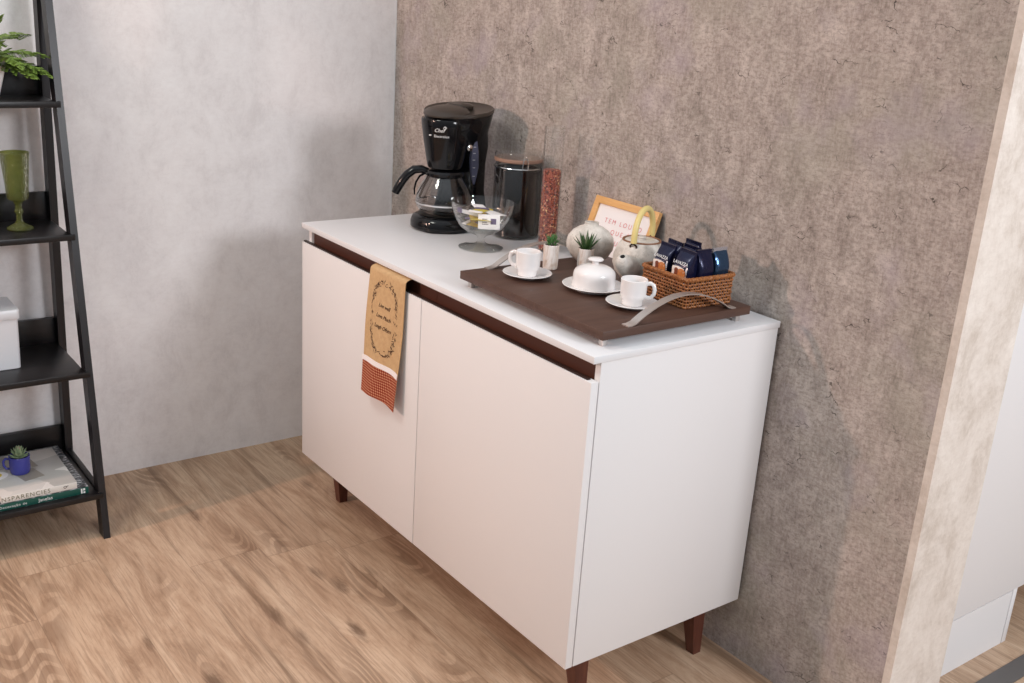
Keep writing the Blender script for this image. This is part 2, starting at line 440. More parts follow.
for a, b in ((SX0, GX-.0012), (GX+.0012, SX1)):
    sbp('door', (a, YF, ZB), (b, YF+DT, ZD), M['white'], .0009)
# finger-pull channel: back face, lower lip on the doors' top line
for k, (a, b) in enumerate(((SX0+.0165, GX+.0215), (GX+.0225, SX1-.0165))):
    lo, hi = sbox((a, YF+.028, ZD-.03), (b, YF+.034, H-TH-.0006))
    m = MB().box(lo, hi)
    lo, hi = sbox((a, YF+DT+.003, ZD-.03), (b, YF+.034, ZD-.026)); m.box(lo, hi)
    m.build('finger_channel', M['brown_ch'], sb, smooth=False)
sbp('channel_lip', (SX0, YF+.004, ZD+.0002), (SX1-.0165, YF+.012, ZD+.0035), M['brown_dk'], 0)
def leg(xo, yc, sx):
    # splayed, tapering square leg; xo = outer x face
    def sq(w, y0, y1, z):
        x0, x1 = (xo-w, xo) if sx > 0 else (xo, xo+w)
        return [(x0-ox, y0-oy, z), (x1-ox, y0-oy, z), (x1-ox, y1-oy, z), (x0-ox, y1-oy, z)]
    m = MB(); m.loft([sq(.024, yc-.010, yc+.014, 0), sq(.044, yc-.032, yc+.012, ZB-.0005)])
    m.build('leg', M['leg'], sb, smooth=False)
leg(SX1-.050, -.074, 1); leg(SX1-.050, -.440, 1)
leg(SX0+.046, -.074, -1); leg(SX0+.046, -.440, -1)

# ------------------------------------------------------------------ towel in the channel
tw = thing('tea_towel', 'tan tea towel with wreath print and red gingham hem hanging over the door', 'towel', (.92, YF, .5))
def tow(u, v):
    """u 0..1 across, v metres down from the top"""
    L = .35
    x = .840 + u*.166 - .004*v/L + .010*(u-.5)*(v/L)*-1
    # starts in the channel under the worktop, rolls over the door's edge, hangs free
    if v < .03:
        t = v/.03; y = YF+.020 - .030*math.sin(t*PI/2); z = .8322 - .012*t*t
    else:
        t = (v-.03)/(L-.03); y = YF-.010 - .020*t; z = .8202 - (v-.03)
    y -= .0045*math.sin(u*PI*1.4+.5)*min(1, v/.15) + .0025*math.sin(u*9+v*14)*min(1, v/.2)
    z += .006*(u-.5)*-1*min(1, v/.3) + .006*math.sin(u*PI)*min(1, v/.3)
    return x, y, z
def towm(u0, u1, v0, v1, nu, nv, off=0, edge=None):
    m = MB(); th = .0016
    def f(side):
        def g(a, b):
            vv = v0+(v1-v0)*b
            if edge: vv += edge(a)*b
            x, y, z = tow(u0+(u1-u0)*a, vv)
            return (x-.92, y-YF-off+(0 if side else th), z-.5)
        return g
    A = m.bm
    g0 = [[A.verts.new(f(1)(i/nu, j/nv)) for j in range(nv+1)] for i in range(nu+1)]
    g1 = [[A.verts.new(f(0)(i/nu, j/nv)) for j in range(nv+1)] for i in range(nu+1)]
    for g in (g0, g1):
        for i in range(nu):
            for j in range(nv): A.faces.new((g[i][j], g[i+1][j], g[i+1][j+1], g[i][j+1]))
    for i in range(nu):
        for j in (0, nv): A.faces.new((g0[i][j], g0[i+1][j], g1[i+1][j], g1[i][j]))
    for j in range(nv):
        for i in (0, nu): A.faces.new((g0[i][j], g0[i][j+1], g1[i][j+1], g1[i][j]))
    return m
hem = lambda a: .012*max(0, (a-.5)*2)**2
towm(0, 1, .0, .262, 20, 40).build('cloth', M['towel'], tw)
towm(-.02, 1.0, .262, .352, 20, 14, .0004).build('gingham_hem', M['gingham'], tw)
towm(-.022, 1.004, .255, .268, 20, 3, .0024).build('ribbon', M['trim'], tw)
def on_towel(p, lift=.0006):
    u = (p.x+.083)/.166; v = .14-p.y
    x, y, z = tow(u, v); return Vector((x-.92, y-YF-lift-p.z, z-.5))
for k, (s, yy) in enumerate((('Live well', .030), ('Love Much', .003), ('Laugh Often', -.024))):
    text_part('lettering', s, .0150, M['ink'], tw, T(0, yy, 0), .0002, shear=.35, fn=on_towel)
# leafy wreath printed around the words
m = MB(); r2 = random.Random(3)
N = 64
for k in range(N):
    a = 2*PI*k/N
    ca, sa = math.cos(a), math.sin(a)
    cx = .052*math.copysign(abs(ca)**.6, ca); cy = .088*math.copysign(abs(sa)**.6, sa)
    for q_ in range(3):
        an = a+PI/2+r2.uniform(-1, 1); ln = r2.uniform(.007, .013); w = .0016
        px, py = cx+r2.uniform(-.006, .006), cy+r2.uniform(-.007, .007)
        d = Vector((math.cos(an), math.sin(an), 0)); n_ = Vector((-d.y, d.x, 0))
        c0 = Vector((px, py, 0))
        pts = [c0-d*ln/2, c0+n_*w*.6, c0+d*ln/2, c0-n_*w*.6]
        m.bm.faces.new([m.bm.verts.new(on_towel(p_, .0007)) for p_ in pts])
m.build('wreath_print', M['ink'], tw, smooth=False)

# ------------------------------------------------------------------ coffee maker
Z = H
cm = thing('coffee_maker', 'black drip coffee maker with glass carafe at the back corner of the sideboard', 'coffee maker', (.626, -.203, Z), math.radians(26))
cm.scale = (1, 1, .972)
# local: front = -Y, carafe axis at origin, tower at +Y
def dloop(r, yb, hw, z, n=40, sx=1.0):
    """D-shaped loop: round nose of radius r at the front, running back to y=yb with half width hw"""
    pts = []
    for k in range(n+1):
        a = PI + PI*k/n
        pts.append(Vector((r*math.cos(a)*sx, r*math.sin(a), z)))
    for k in range(1, 9):
        t = k/9; pts.append(Vector((r*sx+(hw-r*sx)*t, yb*t*.98, z)))
    cr = .03
    for k in range(7):
        a = (PI/2)*k/6; pts.append(Vector((hw-cr+cr*math.cos(a), yb-cr+cr*math.sin(a), z)))
    for k in range(7):
        a = PI/2+(PI/2)*k/6; pts.append(Vector((-hw+cr+cr*math.cos(a), yb-cr+cr*math.sin(a), z)))
    for k in range(1, 9):
        t = 1-k/9; pts.append(Vector((-(r*sx+(hw-r*sx)*t), yb*t*.98, z)))
    return pts
YT = .135
def tilt(L, z0=.29, k=.11):
    return [[Vector((p.x, p.y, p.z+(p.y-.03)*k if p.z > z0 else p.z)) for p in R_] for R_ in L]
m = MB(); m.loft([dloop(.083, YT, .080, 0), dloop(.090, YT, .083, .006), dloop(.090, YT, .083, .020), dloop(.085, YT, .080, .034), dloop(.076, YT, .076, .040)])
m.build('base', M['black'], cm)
MB().lathe([(0, .0405), (.068, .0405), (.070, .043), (.066, .045), (0, .045)], 40).build('warming_plate', M['black_matt'], cm)
m = MB(); m.lathe([(.0, -.0), (.040, 0), (.042, .008), (.036, .026), (.02, .034), (0, .036)], 30, T(.010, -.052, .002))
m.build('base_foot', M['black'], cm)
# tower
def tl(hw, yf, yb, z, cr=.022):
    pts = []
    for (cx_, cy_, a0) in ((hw-cr, yb-cr, 0), (-hw+cr, yb-cr, PI/2), (-hw+cr, yf+cr, PI), (hw-cr, yf+cr, 3*PI/2)):
        for k in range(7): a = a0+(PI/2)*k/6; pts.append(Vector((cx_+cr*math.cos(a), cy_+cr*math.sin(a), z)))
    return pts
def el(a, b, z, cx_=.011, cy_=.045, n=28):
    P = []
    for q_ in range(4):
        for k in range(7):
            an = q_*PI/2+math.radians(6.4+k*12.85); P.append(Vector((cx_+a*math.cos(an), cy_+b*math.sin(an), z)))
    return P
m = MB(); m.loft(tilt([tl(.074, .052, YT, .034), tl(.062, .058, YT, .10), tl(.062, .056, YT, .18), tl(.068, .040, YT, .23), el(.082, .088, .275), el(.093, .093, .312), el(.095, .095, .324)]))
m.build('water_tank', M['black'], cm)
# filter housing, shield shaped
m = MB(); m.lathe([(0, .174), (.046, .174), (.049, .180), (.054, .205), (.062, .25), (.068, .29), (.070, .308), (.068, .312), (0, .312)], 56)
m.build('filter_housing', M['black'], cm)
# top rim and lid
m = MB(); m.loft(tilt([el(.095, .095, .3245), el(.097, .097, .327), el(.097, .097, .333), el(.095, .095, .335), el(.091, .091, .3335), el(.087, .087, .331)]))
m.build('top_cover', M['lidbrown'], cm)
m = MB(); m.lathe([(.062, .328), (.063, .332), (.057, .339), (.040, .345), (.02, .3475), (0, .348)], 48, T(0, -.004, -.0035) @ Matrix.Shear('XY', 4, (0, 0)) @ Matrix(((1, 0, 0, 0), (0, 1, 0, 0), (0, .11, 1, 0), (0, 0, 0, 1)))); m.build('filter_lid', M['lidbrown'], cm)
m = MB(); m.lathe([(.03, .333), (.031, .341), (.026, .346), (0, .348)], 30, T(.004, .06, .003) @ Matrix.Scale(1.3, 4, (1, 0, 0))); m.build('lid_latch', M['lidbrown'], cm)
# gauge on the right side of the tower
def gl(t, s_):
    z = .12+.16*t; w = .017*math.sin(PI*min(1, max(0, t*.94+.03)))**.7
    return w*s_, z
m = MB(); L = []
gm = T(.0635, .098, 0)
def gpath(t):
    z = .125+.135*t
    if z < .18: return Vector((.0585, .0625, z))
    u_ = (z-.18)/.08; return Vector((.0585+.0175*u_**1.3, .0625-.030*u_, z))
gd = Vector((.72, .69, 0)); gn = Vector((.69, -.72, 0))
for k in range(17):
    t = k/16; w = .0015+.0125*math.sin(PI*t)**.8; p_ = gpath(t)
    L.append([p_-gd*w-gn*.004, p_-gd*w*.7+gn*.0035, p_+gd*w*.7+gn*.0035, p_+gd*w-gn*.004])
m.loft(L); m.build('water_gauge', M['gauge'], cm)
for t in (.18, .36, .53, .68, .82):
    p_ = gpath(t)+gn*.0036
    MB().tube([p_-gd*.006, p_+gd*.001], .0008, 5).build('gauge_mark', M['print_white'], cm, smooth=False)
# power button
m = MB(); m.lathe([(0, 0), (.009, 0), (.009, .003), (.006, .005), (0, .005)], 24, T(.068, .012, .236) @ Rz(-.5) @ Ry(PI/2)); m.build('button', M['chrome'], cm)
# maker's mark wrapped round the housing
def on_housing(p):
    z = .27+p.y; r = .0625+(z-.25)*.15 + .0016+p.z
    a = -PI/2+p.x/.068 + .30
    return Vector((r*math.cos(a), r*math.sin(a), z))
text_part('lettering', 'Chef', .0145, M['print_white'], cm, T(-.004, .014, 0), .0002, shear=.4, fn=on_housing)
text_part('lettering', 'Electrolux', .0100, M['print_white'], cm, T(.003, -.002, 0), .0002, spacing=1.05, fn=on_housing)
m = MB(); m.tube([on_housing(Vector((.012+.0042*math.cos(a_)*(1-a_*.07), .021+.0055*math.sin(a_)*(1-a_*.07), 0))) for a_ in [x*.5 for x in range(18)]], .0007, 5)
m.build('logo_flame', M['print_white'], cm)
m = MB(); m.box((-.001, -.001, 0), (.001, .001, .001), T(*on_housing(Vector((-.031, -.002, 0)))) @ Matrix.Scale(2.6, 4)); m.build('logo_square', M['print_white'], cm)
# carafe
cf_ = bpy.data.objects.new('carafe', None)
bpy.data.objects.remove(cf_)
prof = [(0, .046), (.055, .046), (.066, .050), (.0755, .064), (.078, .080), (.075, .098), (.067, .118), (.057, .136), (.050, .148), (.048, .154)]
inn = [(r-.002 if r > .01 else 0, z+.002) for r, z in reversed(prof)]
car = MB().lathe(prof+[(.046, .154)]+inn[1:], 56).build('carafe', M['carafe'], cm)
MB().lathe([(.0772, .072), (.0790, .0725), (.0792, .0765), (.0786, .077), (.0772, .0765)], 56).build('metal_band', M['chrome'], car)
MB().lathe([(0, .150), (.050, .150), (.054, .153), (.055, .160), (.051, .166), (.03, .1705), (0, .1705)], 48).build('carafe_lid', M['black'], car)
hd = math.radians(-123-26)   # handle direction in local frame
Hm = Rz(hd)
m = MB()
m.tube([(.046, 0, .160), (.064, 0, .166), (.084, 0, .163), (.102, 0, .149), (.116, 0, .130), (.128, 0, .108), (.134, 0, .094)],
       [.010, .012, .013, .013, .013, .013, .0115], 14, Hm, sx=1.15, sy=.95)
m.tube([(.052, 0, .156), (.068, 0, .146), (.078, 0, .128), (.082, 0, .108), (.0805, 0, .092)], [.006, .0055, .005, .0045, .0035], 10, Hm, sx=1.4, sy=.6)
m.build('handle', M['black'], car)

# ------------------------------------------------------------------ jar of coffee
def glass_lathe(outer, t):
    """outer profile bottom->top; returns closed walled profile"""
    inn = [(max(0, r-t), z+(t if i == 0 else 0)) for i, (r, z) in enumerate(outer)]
    inn = [(r, z) for r, z in inn if z >= outer[0][1]+t*.9]
    return outer + [(outer[-1][0]-t, outer[-1][1])] + list(reversed(inn))[1:] + [(0, outer[0][1]+t)]
j = thing('storage_jar', 'glass storage jar of dark coffee with a coppery seal under a glass lid, right of the coffee maker', 'jar', (.783, -.070, Z))
RJ = .0635
j.scale = (1, 1, 1.03)
MB().lathe([(0, 0), (RJ-.005, 0), (RJ, .005), (RJ, .185), (RJ-.003, .193), (RJ-.003, .200), (RJ-.006, .200), (RJ-.006, .19), (RJ-.003, .183), (RJ-.003, .007), (RJ-.007, .004), (0, .004)], 56).build('glass_body', M['glass'], j)
MB().lathe([(0, .0045), (RJ-.0075, .0045), (RJ-.0036, .008), (RJ-.0036, .181), (RJ-.008, .184), (0, .186)], 48).build('coffee', M['coffee'], j)
MB().lathe([(0, .2005), (RJ-.001, .2005), (RJ+.002, .203), (RJ+.002, .208), (RJ-.001, .2105), (0, .2105)], 56).build('lid', M['copper_reflect'], j)  # seal drawn as full disc; its top colour stands for the glass reflection
MB().lathe([(0, .211), (RJ, .211), (RJ+.001, .219), (RJ-.003, .226), (RJ-.010, .227), (0, .227)], 56).build('glass_lid', M['glass'], j)
m = MB(); m.tube([(math.cos(a)*(RJ+.0015), math.sin(a)*(RJ+.0015), .187) for a in [2*PI*k/48 for k in range(48)]], .0015, 6, closed=True)
for dz in (.0,):
    a = -.35
    m.tube([((RJ+.003)*math.cos(a-.12), (RJ+.003)*math.sin(a-.12), .186), ((RJ+.006)*math.cos(a-.1), (RJ+.006)*math.sin(a-.1), .205), ((RJ+.004)*math.cos(a-.06), (RJ+.004)*math.sin(a-.06), .216),
            ((RJ+.004)*math.cos(a+.06), (RJ+.004)*math.sin(a+.06), .216), ((RJ+.006)*math.cos(a+.1), (RJ+.006)*math.sin(a+.1), .205), ((RJ+.003)*math.cos(a+.12), (RJ+.003)*math.sin(a+.12), .186)], .0012, 6)
m.build('wire_clasp', M['chrome'], j)

# ------------------------------------------------------------------ footed glass bowl with sachets
b = thing('glass_bowl', 'footed clear glass bowl holding tea sachets, in front of the coffee jar', 'bowl', (.868, -.240, Z))
b_out = [(0, .004), (.052, .0015), (.054, .0), (.0545, .003), (.045, .006), (.018, .010), (.009, .016), (.0085, .026), (.014, .033), (.034, .041), (.053, .054), (.066, .072), (.0735, .092), (.0765, .112), (.077, .116),
         (.0755, .1165), (.0745, .112), (.0715, .092), (.064, .073), (.0515, .056), (.033, .0435), (.012, .0375), (0, .0365)]
b_out = [(r*1.07, z*1.05) for r, z in b_out]
MB().lathe([(0, 0)]+b_out[2:], 64).build('glass', M['glass'], b)
# sachets: every one its own thing
sr = random.Random(11)
def sachet(i, x, y, z, rz, tx, ty, mat, col, w=.052, h=.036):
    lab = ['yellow-edged tea sachet lying in the glass bowl', 'white tea sachet with dark square print in the glass bowl', 'violet-edged tea sachet lying in the glass bowl'][col]
    o = thing('tea_sachet', lab, 'sachet', (.868+x, -.240+y, Z+z), 0, 'tea sachets in the glass bowl')
    o.rotation_euler = (tx, ty, rz)
    m = MB()
    def pillow(side):
        return lambda a, c: ((a-.5)*w, (c-.5)*h, side*(.0022*(max(0, math.sin(PI*a)*math.sin(PI*c))**.5)))
    m.grid(pillow(1), 8, 6); m.grid(pillow(-1), 8, 6)
    bmesh.ops.remove_doubles(m.bm, verts=m.bm.verts, dist=1e-5)
    m.build('envelope', M['paper'] if col != 0 else M['yellow'], o)
    m = MB(); m.box((-w*.5, -h*.5, -.0006), (-w*.5+.012, h*.5, .0028) if col != 1 else (-w*.5+.004, h*.5, .0012)); m.build('band', mat, o, smooth=False)
    if col == 1:
        m = MB()
        for (x0, y0, x1, y1) in ((.004, -.007, .018, .008),): m.box((x0, y0, .0018), (x1, y1, .0026))
        m.build('print_square', M['violet'], o, smooth=False)
        m = MB()
        for k in range(4): m.box((-.018, -.008+k*.0045, .0019), (-.002-.003*(k % 2), -.0065+k*.0045, .0026))
        m.build('print_lines', M['ink'], o, smooth=False)
    return o
S_ = [ # x, y, z, rz, tx, ty, band, kind, w, h, label
 (-.010, -.008, .062, .4, .10, .05, M['paper'], 0, .062, .046, 'yellow tea sachet at the very bottom of the glass bowl'),
 (.016, .008, .070, 1.5, .10, -.1, M['violet'], 2, .058, .042, 'violet-banded sachet low at the back right of the bowl'),
 (-.024, .004, .078, -.5, .05, .18, M['paper'], 0, .070, .046, 'yellow sachet at the left of the glass bowl pile'),
 (.016, -.024, .080, 1.0, -.15, .05, M['violet'], 0, .068, .046, 'yellow sachet at the front of the glass bowl pile'),
 (.042, -.008, .078, math.radians(57), math.radians(60), 0, M['paper'], 1, .056, .040, 'white sachet with a dark square print upright against the bowl glass'),
 (-.030, -.026, .090, 1.0, .05, .2, M['violet'], 2, .056, .040, 'violet-banded white sachet at the front left of the bowl pile'),
 (.004, .028, .092, .1, -.1, .05, M['yellow'], 2, .070, .046, 'white sachet with yellow end at the back of the bowl pile'),
 (-.006, -.006, .098, 2.2, .04, .06, M['paper'], 0, .074, .034, 'yellow sachet lying across the very top of the bowl pile'),
 (-.036, .016, .100, 2.9, .1, -.12, M['violet'], 2, .048, .036, 'violet-banded sachet highest on the left of the bowl pile'),
]
for q_ in S_:
    o_ = sachet(0, *q_[:10]); o_['label'] = q_[10]

# ------------------------------------------------------------------ tall tube of pink pepper
t_ = thing('spice_tube', 'tall narrow glass tube part filled with red peppercorns', 'jar', (.958, -.092, Z))
RT = .0265
MB().lathe([(0, 0), (RT-.002, 0), (RT, .003), (RT, .324), (RT-.0022, .324), (RT-.0022, .006), (0, .006)], 48).build('glass_tube', M['glass'], t_)
pc = MB().lathe([(0, .0065), (RT-.003, .0065), (RT-.003, .211), (RT-.008, .214), (0, .213)], 40).build('peppercorns', M['pepper'], t_); pc['kind'] = 'stuff'

# ------------------------------------------------------------------ tray
TX0, TX1, TY0, TY1 = 1.155, 1.648, -.498, -.079
TZ = .886
tr = thing('serving_tray', 'dark brown flat wooden tray with two arched metal handles', 'tray', ((TX0+TX1)/2, (TY0+TY1)/2, Z))
hw, hd_ = (TX1-TX0)/2, (TY1-TY0)/2
MB().box((-hw, -hd_, .0175), (hw, hd_, TZ-Z), bevel=.0012).build('board', M['tray'], tr)
for sx in (-1, 1):
    for sy in (-1, 1):
        MB().box((sx*(hw-.02)-.006, sy*(hd_-.02)-.006, 0), (sx*(hw-.02)+.006, sy*(hd_-.02)+.006, .0175), bevel=.001).build('foot', M['steel'], tr)
for sx in (-1, 1):
    m = MB(); top, bot = [], []
    N = 28; span = .154; hgt = .046; xh = sx*(hw-.011)
    for k in range(N+1):
        t = k/N; y = .010-span+2*span*t
        z = hgt*math.sin(PI*min(1, max(0, (t-.06)/.88)))**.85 if .06 < t < .94 else 0
        top.append((y, z))
    loops = [[Vector((xh-.0095, y, TZ-Z+.0002+z)), Vector((xh+.0095, y, TZ-Z+.0002+z)), Vector((xh+.0095, y, TZ-Z+.0024+z)), Vector((xh-.0095, y, TZ-Z+.0024+z))] for y, z in top]
    m.loft(loops); m.build('handle', M['steel'], tr)

# ------------------------------------------------------------------ cups & saucers
def cup_and_saucer(x, y, rot, lab1, lab2):
    s = MB().lathe([(0, .0015), (.020, .0015), (.021, 0), (.024, 0), (.025, .003), (.040, .0055), (.0535, .0095), (.0560, .0115), (.0550, .0125), (.040, .0080), (.0275, .006), (.024, .0052), (.0225, .0045), (0, .0045)], 56).build('saucer', M['porcelain'], None, loc=(x, y, TZ))
    s['label'] = lab2; s['category'] = 'saucer'; s['group'] = 'white porcelain saucers'
    c = thing('coffee_cup', lab1, 'cup', (x, y, TZ+.0048), rot, 'white demitasse cups')
    MB().lathe([(0, .002), (.017, .002), (.018, 0), (.0205, 0), (.0215, .003), (.0222, .0125), (.0262, .017), (.0272, .024), (.0278, .047), (.0282, .0545), (.0272, .0555), (.0262, .0545), (.0255, .022), (.020, .008), (0, .0065)], 56).build('body', M['porcelain'], c)
    m = MB(); m.tube([(.025, 0, .047), (.034, 0, .0495), (.041, 0, .046), (.0435, 0, .037), (.0425, 0, .027), (.037, 0, .0195), (.030, 0, .0185), (.0245, 0, .0200)], [.0036, .0036, .0034, .0032, .0032, .0032, .0034, .0036], 10, sx=1.25, sy=.9, up=(0, 1, 0))
    m.build('handle', M['porcelain'], c)
cup_and_saucer(1.261, -.388, math.radians(-145), 'white demitasse cup on the left saucer, handle to the left', 'white saucer at the left front of the tray')
cup_and_saucer(1.541, -.326, math.radians(38), 'white demitasse cup by the basket, handle to the right', 'white saucer beside the wicker basket')

# ------------------------------------------------------------------ butter dish
d = thing('butter_dish', 'round white porcelain covered dish with knob, in the middle of the tray', 'dish', (1.404, -.315, TZ))
MB().lathe([(0, .002), (.036, .002), (.038, 0), (.041, 0), (.043, .003), (.056, .0065), (.0675, .0105), (.0690, .0122), (.0675, .0130), (.052, .0088), (.044, .0075), (0, .0065)], 64).build('plate', M['porcelain'], d)
MB().lathe([(0, .0570), (.012, .0566), (.026, .0540), (.036, .0495), (.0425, .0445), (.0455, .039), (.0465, .032), (.0478, .010), (.0475, .0080), (.0455, .0080), (.0445, .030), (.040, .043), (.025, .051), (0, .0535)], 64).build('cover', M['porcelain'], d)
MB().lathe([(0, .0562), (.009, .0562), (.0065, .0595), (.0075, .063), (.0165, .066), (.0175, .0685), (.014, .0712), (0, .0724)], 40).build('knob', M['porcelain'], d)

# ------------------------------------------------------------------ little pots
def pot(x, y, r0, r1, h, label, name='potted_succulent'):
    p = thing(name, label, 'plant', (x, y, TZ))
    MB().lathe([(0, 0), (r0-.002, 0), (r0, .002), ((r0+r1)/2*1.01, h*.5), (r1, h-.001), (r1-.001, h), (r1-.003, h-.001), (r1-.003, h-.006), (0, h-.006)], 40).build('pot', M['marble'], p)
    MB().lathe([(0, h-.0055), (r1-.0034, h-.0055), (r1-.006, h-.003), (0, h-.002)], 24).build('soil', M['soil'], p)
    return p
def blade(m, base, dirv, L, w, thick=.25, n=6, curl=.0):
    d = Vector(dirv).normalized(); side = d.cross(Vector((0, 0, 1)))
    if side.length < .05: side = Vector((1, 0, 0))
    side.normalize(); nr = side.cross(d)
    loops = []
    for k in range(n+1):
        t = k/n; ww = w*(.75+.9*t-1.65*t*t) if t < 1 else 0
        ww = max(ww, w*.03)
        c_ = Vector(base)+d*L*t + nr*(curl*L*t*t)
        loops.append([c_+side*ww, c_+nr*ww*thick, c_-side*ww, c_-nr*ww*thick])
    m.loft(loops)
p1 = pot(1.222, -.292, .0172, .0185, .058, 'small marbled pot with a bushy green succulent, behind the left cup')
m = MB(); r3 = random.Random(5)
for k in range(60):
    a = r3.uniform(0, 2*PI); e = r3.uniform(.15, 1.5)
    c0 = Vector((.009*math.cos(a)*r3.random(), .009*math.sin(a)*r3.random(), .055+r3.uniform(0, .016)))
    blade(m, c0, (math.cos(a)*math.cos(e), math.sin(a)*math.cos(e), math.sin(e)), r3.uniform(.010, .017), .0028, .6, 4)
m.build('foliage', M['succ'], p1)
p2 = pot(1.256, -.215, .0185, .0190, .050, 'small white pot with a spiky aloe, in front of the round vase', 'potted_aloe')
m = MB(); r3 = random.Random(8)
for k in range(15):
    a = k*2.4; e = 1.35-.055*k
    blade(m, (.006*math.cos(a), .006*math.sin(a), .046), (math.cos(a)*math.cos(e), math.sin(a)*math.cos(e), math.sin(e)), .046-.0006*k, .0046, .45, 7)
m.build('leaves', M['leaf'], p2)

# ------------------------------------------------------------------ round vase
v = thing('round_vase', 'round flattened grey stoneware vase with a short neck, beside the framed sign', 'vase', (1.210, -.164, TZ))
vp = [(0, 0), (.024, 0), (.030, .003), (.045, .016), (.0555, .034), (.058, .047), (.0545, .063), (.043, .078), (.029, .087), (.0185, .091), (.0165, .094), (.0175, .098), (.0165, .0992), (.0135, .098), (.0135, .092), (.020, .086), (.035, .076), (.05, .06), (.053, .047), (.04, .02), (0, .006)]
MB().lathe(vp, 56, Rz(math.radians(52.5)), sx=1, sy=.72).build('body', M['stone'], v)

# ------------------------------------------------------------------ teapot
tp = thing('teapot', 'grey stoneware teapot with arched bamboo handle behind the covered dish', 'teapot', (1.378, -.158, TZ), math.radians(-65))
# local +X = spout
tpp = [(0, .001), (.036, 0), (.042, .003), (.056, .020), (.0625, .038), (.0610, .056), (.053, .077), (.0450, .089), (.0435, .0915), (.0415, .0915), (.040, .088), (.046, .072), (.056, .054), (.058, .038), (.050, .018), (0, .006)]
MB().lathe(tpp, 64).build('body', M['stone'], tp)
ld = MB().lathe([(0, .0935), (.034, .0930), (.0385, .0912), (.0395, .089), (.034, .088), (0, .088)], 48).build('lid', M['stone'], tp)
MB().lathe([(0, .0940), (.008, .0938), (.007, .0955), (.010, .098), (.008, .1005), (0, .101)], 28).build('knob', M['stone'], ld)
MB().tube([(math.cos(a)*.0425, math.sin(a)*.0425, .0912) for a in [2*PI*k/48 for k in range(48)]], .0024, 8, closed=True).build('rim', M['stone_rim'], tp)
m = MB(); m.tube([(.035, 0, .034), (.056, 0, .039), (.074, 0, .045), (.090, 0, .053), (.103, 0, .064), (.107, 0, .072)], [.030, .026, .0235, .0215, .0165, .0092], 24)
m.build('spout', M['stone'], tp)
m = MB(); m.lathe([(0, 0), (.0052, 0), (.0052, .0012), (0, .0012)], 20, T(.1072, 0, .0722) @ Ry(math.radians(30))); m.build('spout_mouth_shade', M['mouth_shade'], tp)  # dark disc on the capped spout, painted as its shaded inside
for s_ in (-1, 1):
    m = MB(); m.tube([(s_*.046, -.006, .078), (s_*.050, -.008, .086), (s_*.052, 0, .092), (s_*.050, .008, .086), (s_*.046, .006, .078)], .0022, 8)
    m.build('lug', M['wire'], tp)
hp = []
for k in range(25):
    a = PI*k/24; x = -.006+.055*math.cos(a); z = .092+.070*math.sin(a)**.8
    hp.append((x, 0, z))
MB().tube(hp, .0070, 12, up=(0, 1, 0)).build('handle', M['bamboo'], tp)

# ------------------------------------------------------------------ framed sign leaning on the wall
fr = thing('framed_sign', 'pale wooden frame with red handwritten words leaning on the grey wall', 'picture frame', (1.168, -.0745, Z))
FW, FH = .232, .172
lean = .345
fr.rotation_euler = (-lean, 0, 0)
fb = .018
m = MB(); 
m.box((-FW/2, 0, 0), (FW/2, .012, fb), bevel=.001); m.box((-FW/2, 0, FH-fb), (FW/2, .012, FH), bevel=.001)
m.box((-FW/2, .0002, fb-.001), (-FW/2+fb, .0118, FH-fb+.001)); m.box((FW/2-fb, .0002, fb-.001), (FW/2, .0118, FH-fb+.001))
m.build('frame', M['pine'], fr)
MB().box((-FW/2+fb, .006, fb), (FW/2-fb, .009, FH-fb)).build('card', M['paper'], fr, smooth=False)
MB().box((-FW/2+.004, .0122, .004), (FW/2-.004, .0142, FH-.004)).build('backing', M['rattan_dk'], fr, smooth=False)
TM = Rx(PI/2)
text_part('lettering', 'TEM LOUCO\nQUE É\nLOUCO', .0172, M['redprint'], fr, T(.006, .0055, .092) @ TM, .0001, spacing=1.55, offset=-.00022)

# ------------------------------------------------------------------ wicker basket
bx0, bx1, by0, by1 = 1.467, 1.613, -.240, -.098
bk = thing('wicker_basket', 'small rectangular honey-brown wicker basket holding coffee packs', 'basket', ((bx0+bx1)/2, (by0+by1)/2, TZ), math.radians(-2))
bw, bd, bh = (bx1-bx0)/2, (by1-by0)/2, .065
def rrect(w, d_, cr, n=6):
    P = []
    for cx_, cy_, a0 in ((w-cr, d_-cr, 0), (-w+cr, d_-cr, PI/2), (-w+cr, -d_+cr, PI), (w-cr, -d_+cr, 1.5*PI)):
        for k in range(n+1): a = a0+PI/2*k/n; P.append(Vector((cx_+cr*math.cos(a), cy_+cr*math.sin(a), 0)))
    return P
def resample(P, n):
    L = [0]
    Q = P+[P[0]]
    for a, b_ in zip(Q, Q[1:]): L.append(L[-1]+(b_-a).length)
    out = []
    for k in range(n):
        s_ = L[-1]*k/n; i = max(i_ for i_ in range(len(L)) if L[i_] <= s_+1e-9); i = min(i, len(P)-1)
        t = (s_-L[i])/max(1e-9, L[i+1]-L[i]); out.append(Q[i].lerp(Q[i+1], t))
    return out
NS = 76
per = resample(rrect(bw-.003, bd-.003, .008), NS*4)
def nrm(i):
    n = len(per); d_ = per[(i+2) % n]-per[i-2]; return Vector((d_.y, -d_.x, 0)).normalized()
m = MB(); rows = 9
for r_ in range(rows):
    z = .004+(bh-.010)*r_/(rows-1)
    pts = []
    for i, p_ in enumerate(per):
        ph = (i/4)*PI + (PI if r_ % 2 else 0)
        q_ = p_+nrm(i)*(.0016*math.cos(ph)); pts.append((q_.x, q_.y, z))
    m.tube(pts, .0021, 5, closed=True, sx=.75, sy=1.1)
for k in range(NS):
    p_ = per[(k*4+2) % len(per)]
    m.tube([(p_.x, p_.y, .001), (p_.x, p_.y, bh-.004)], .0013, 5)
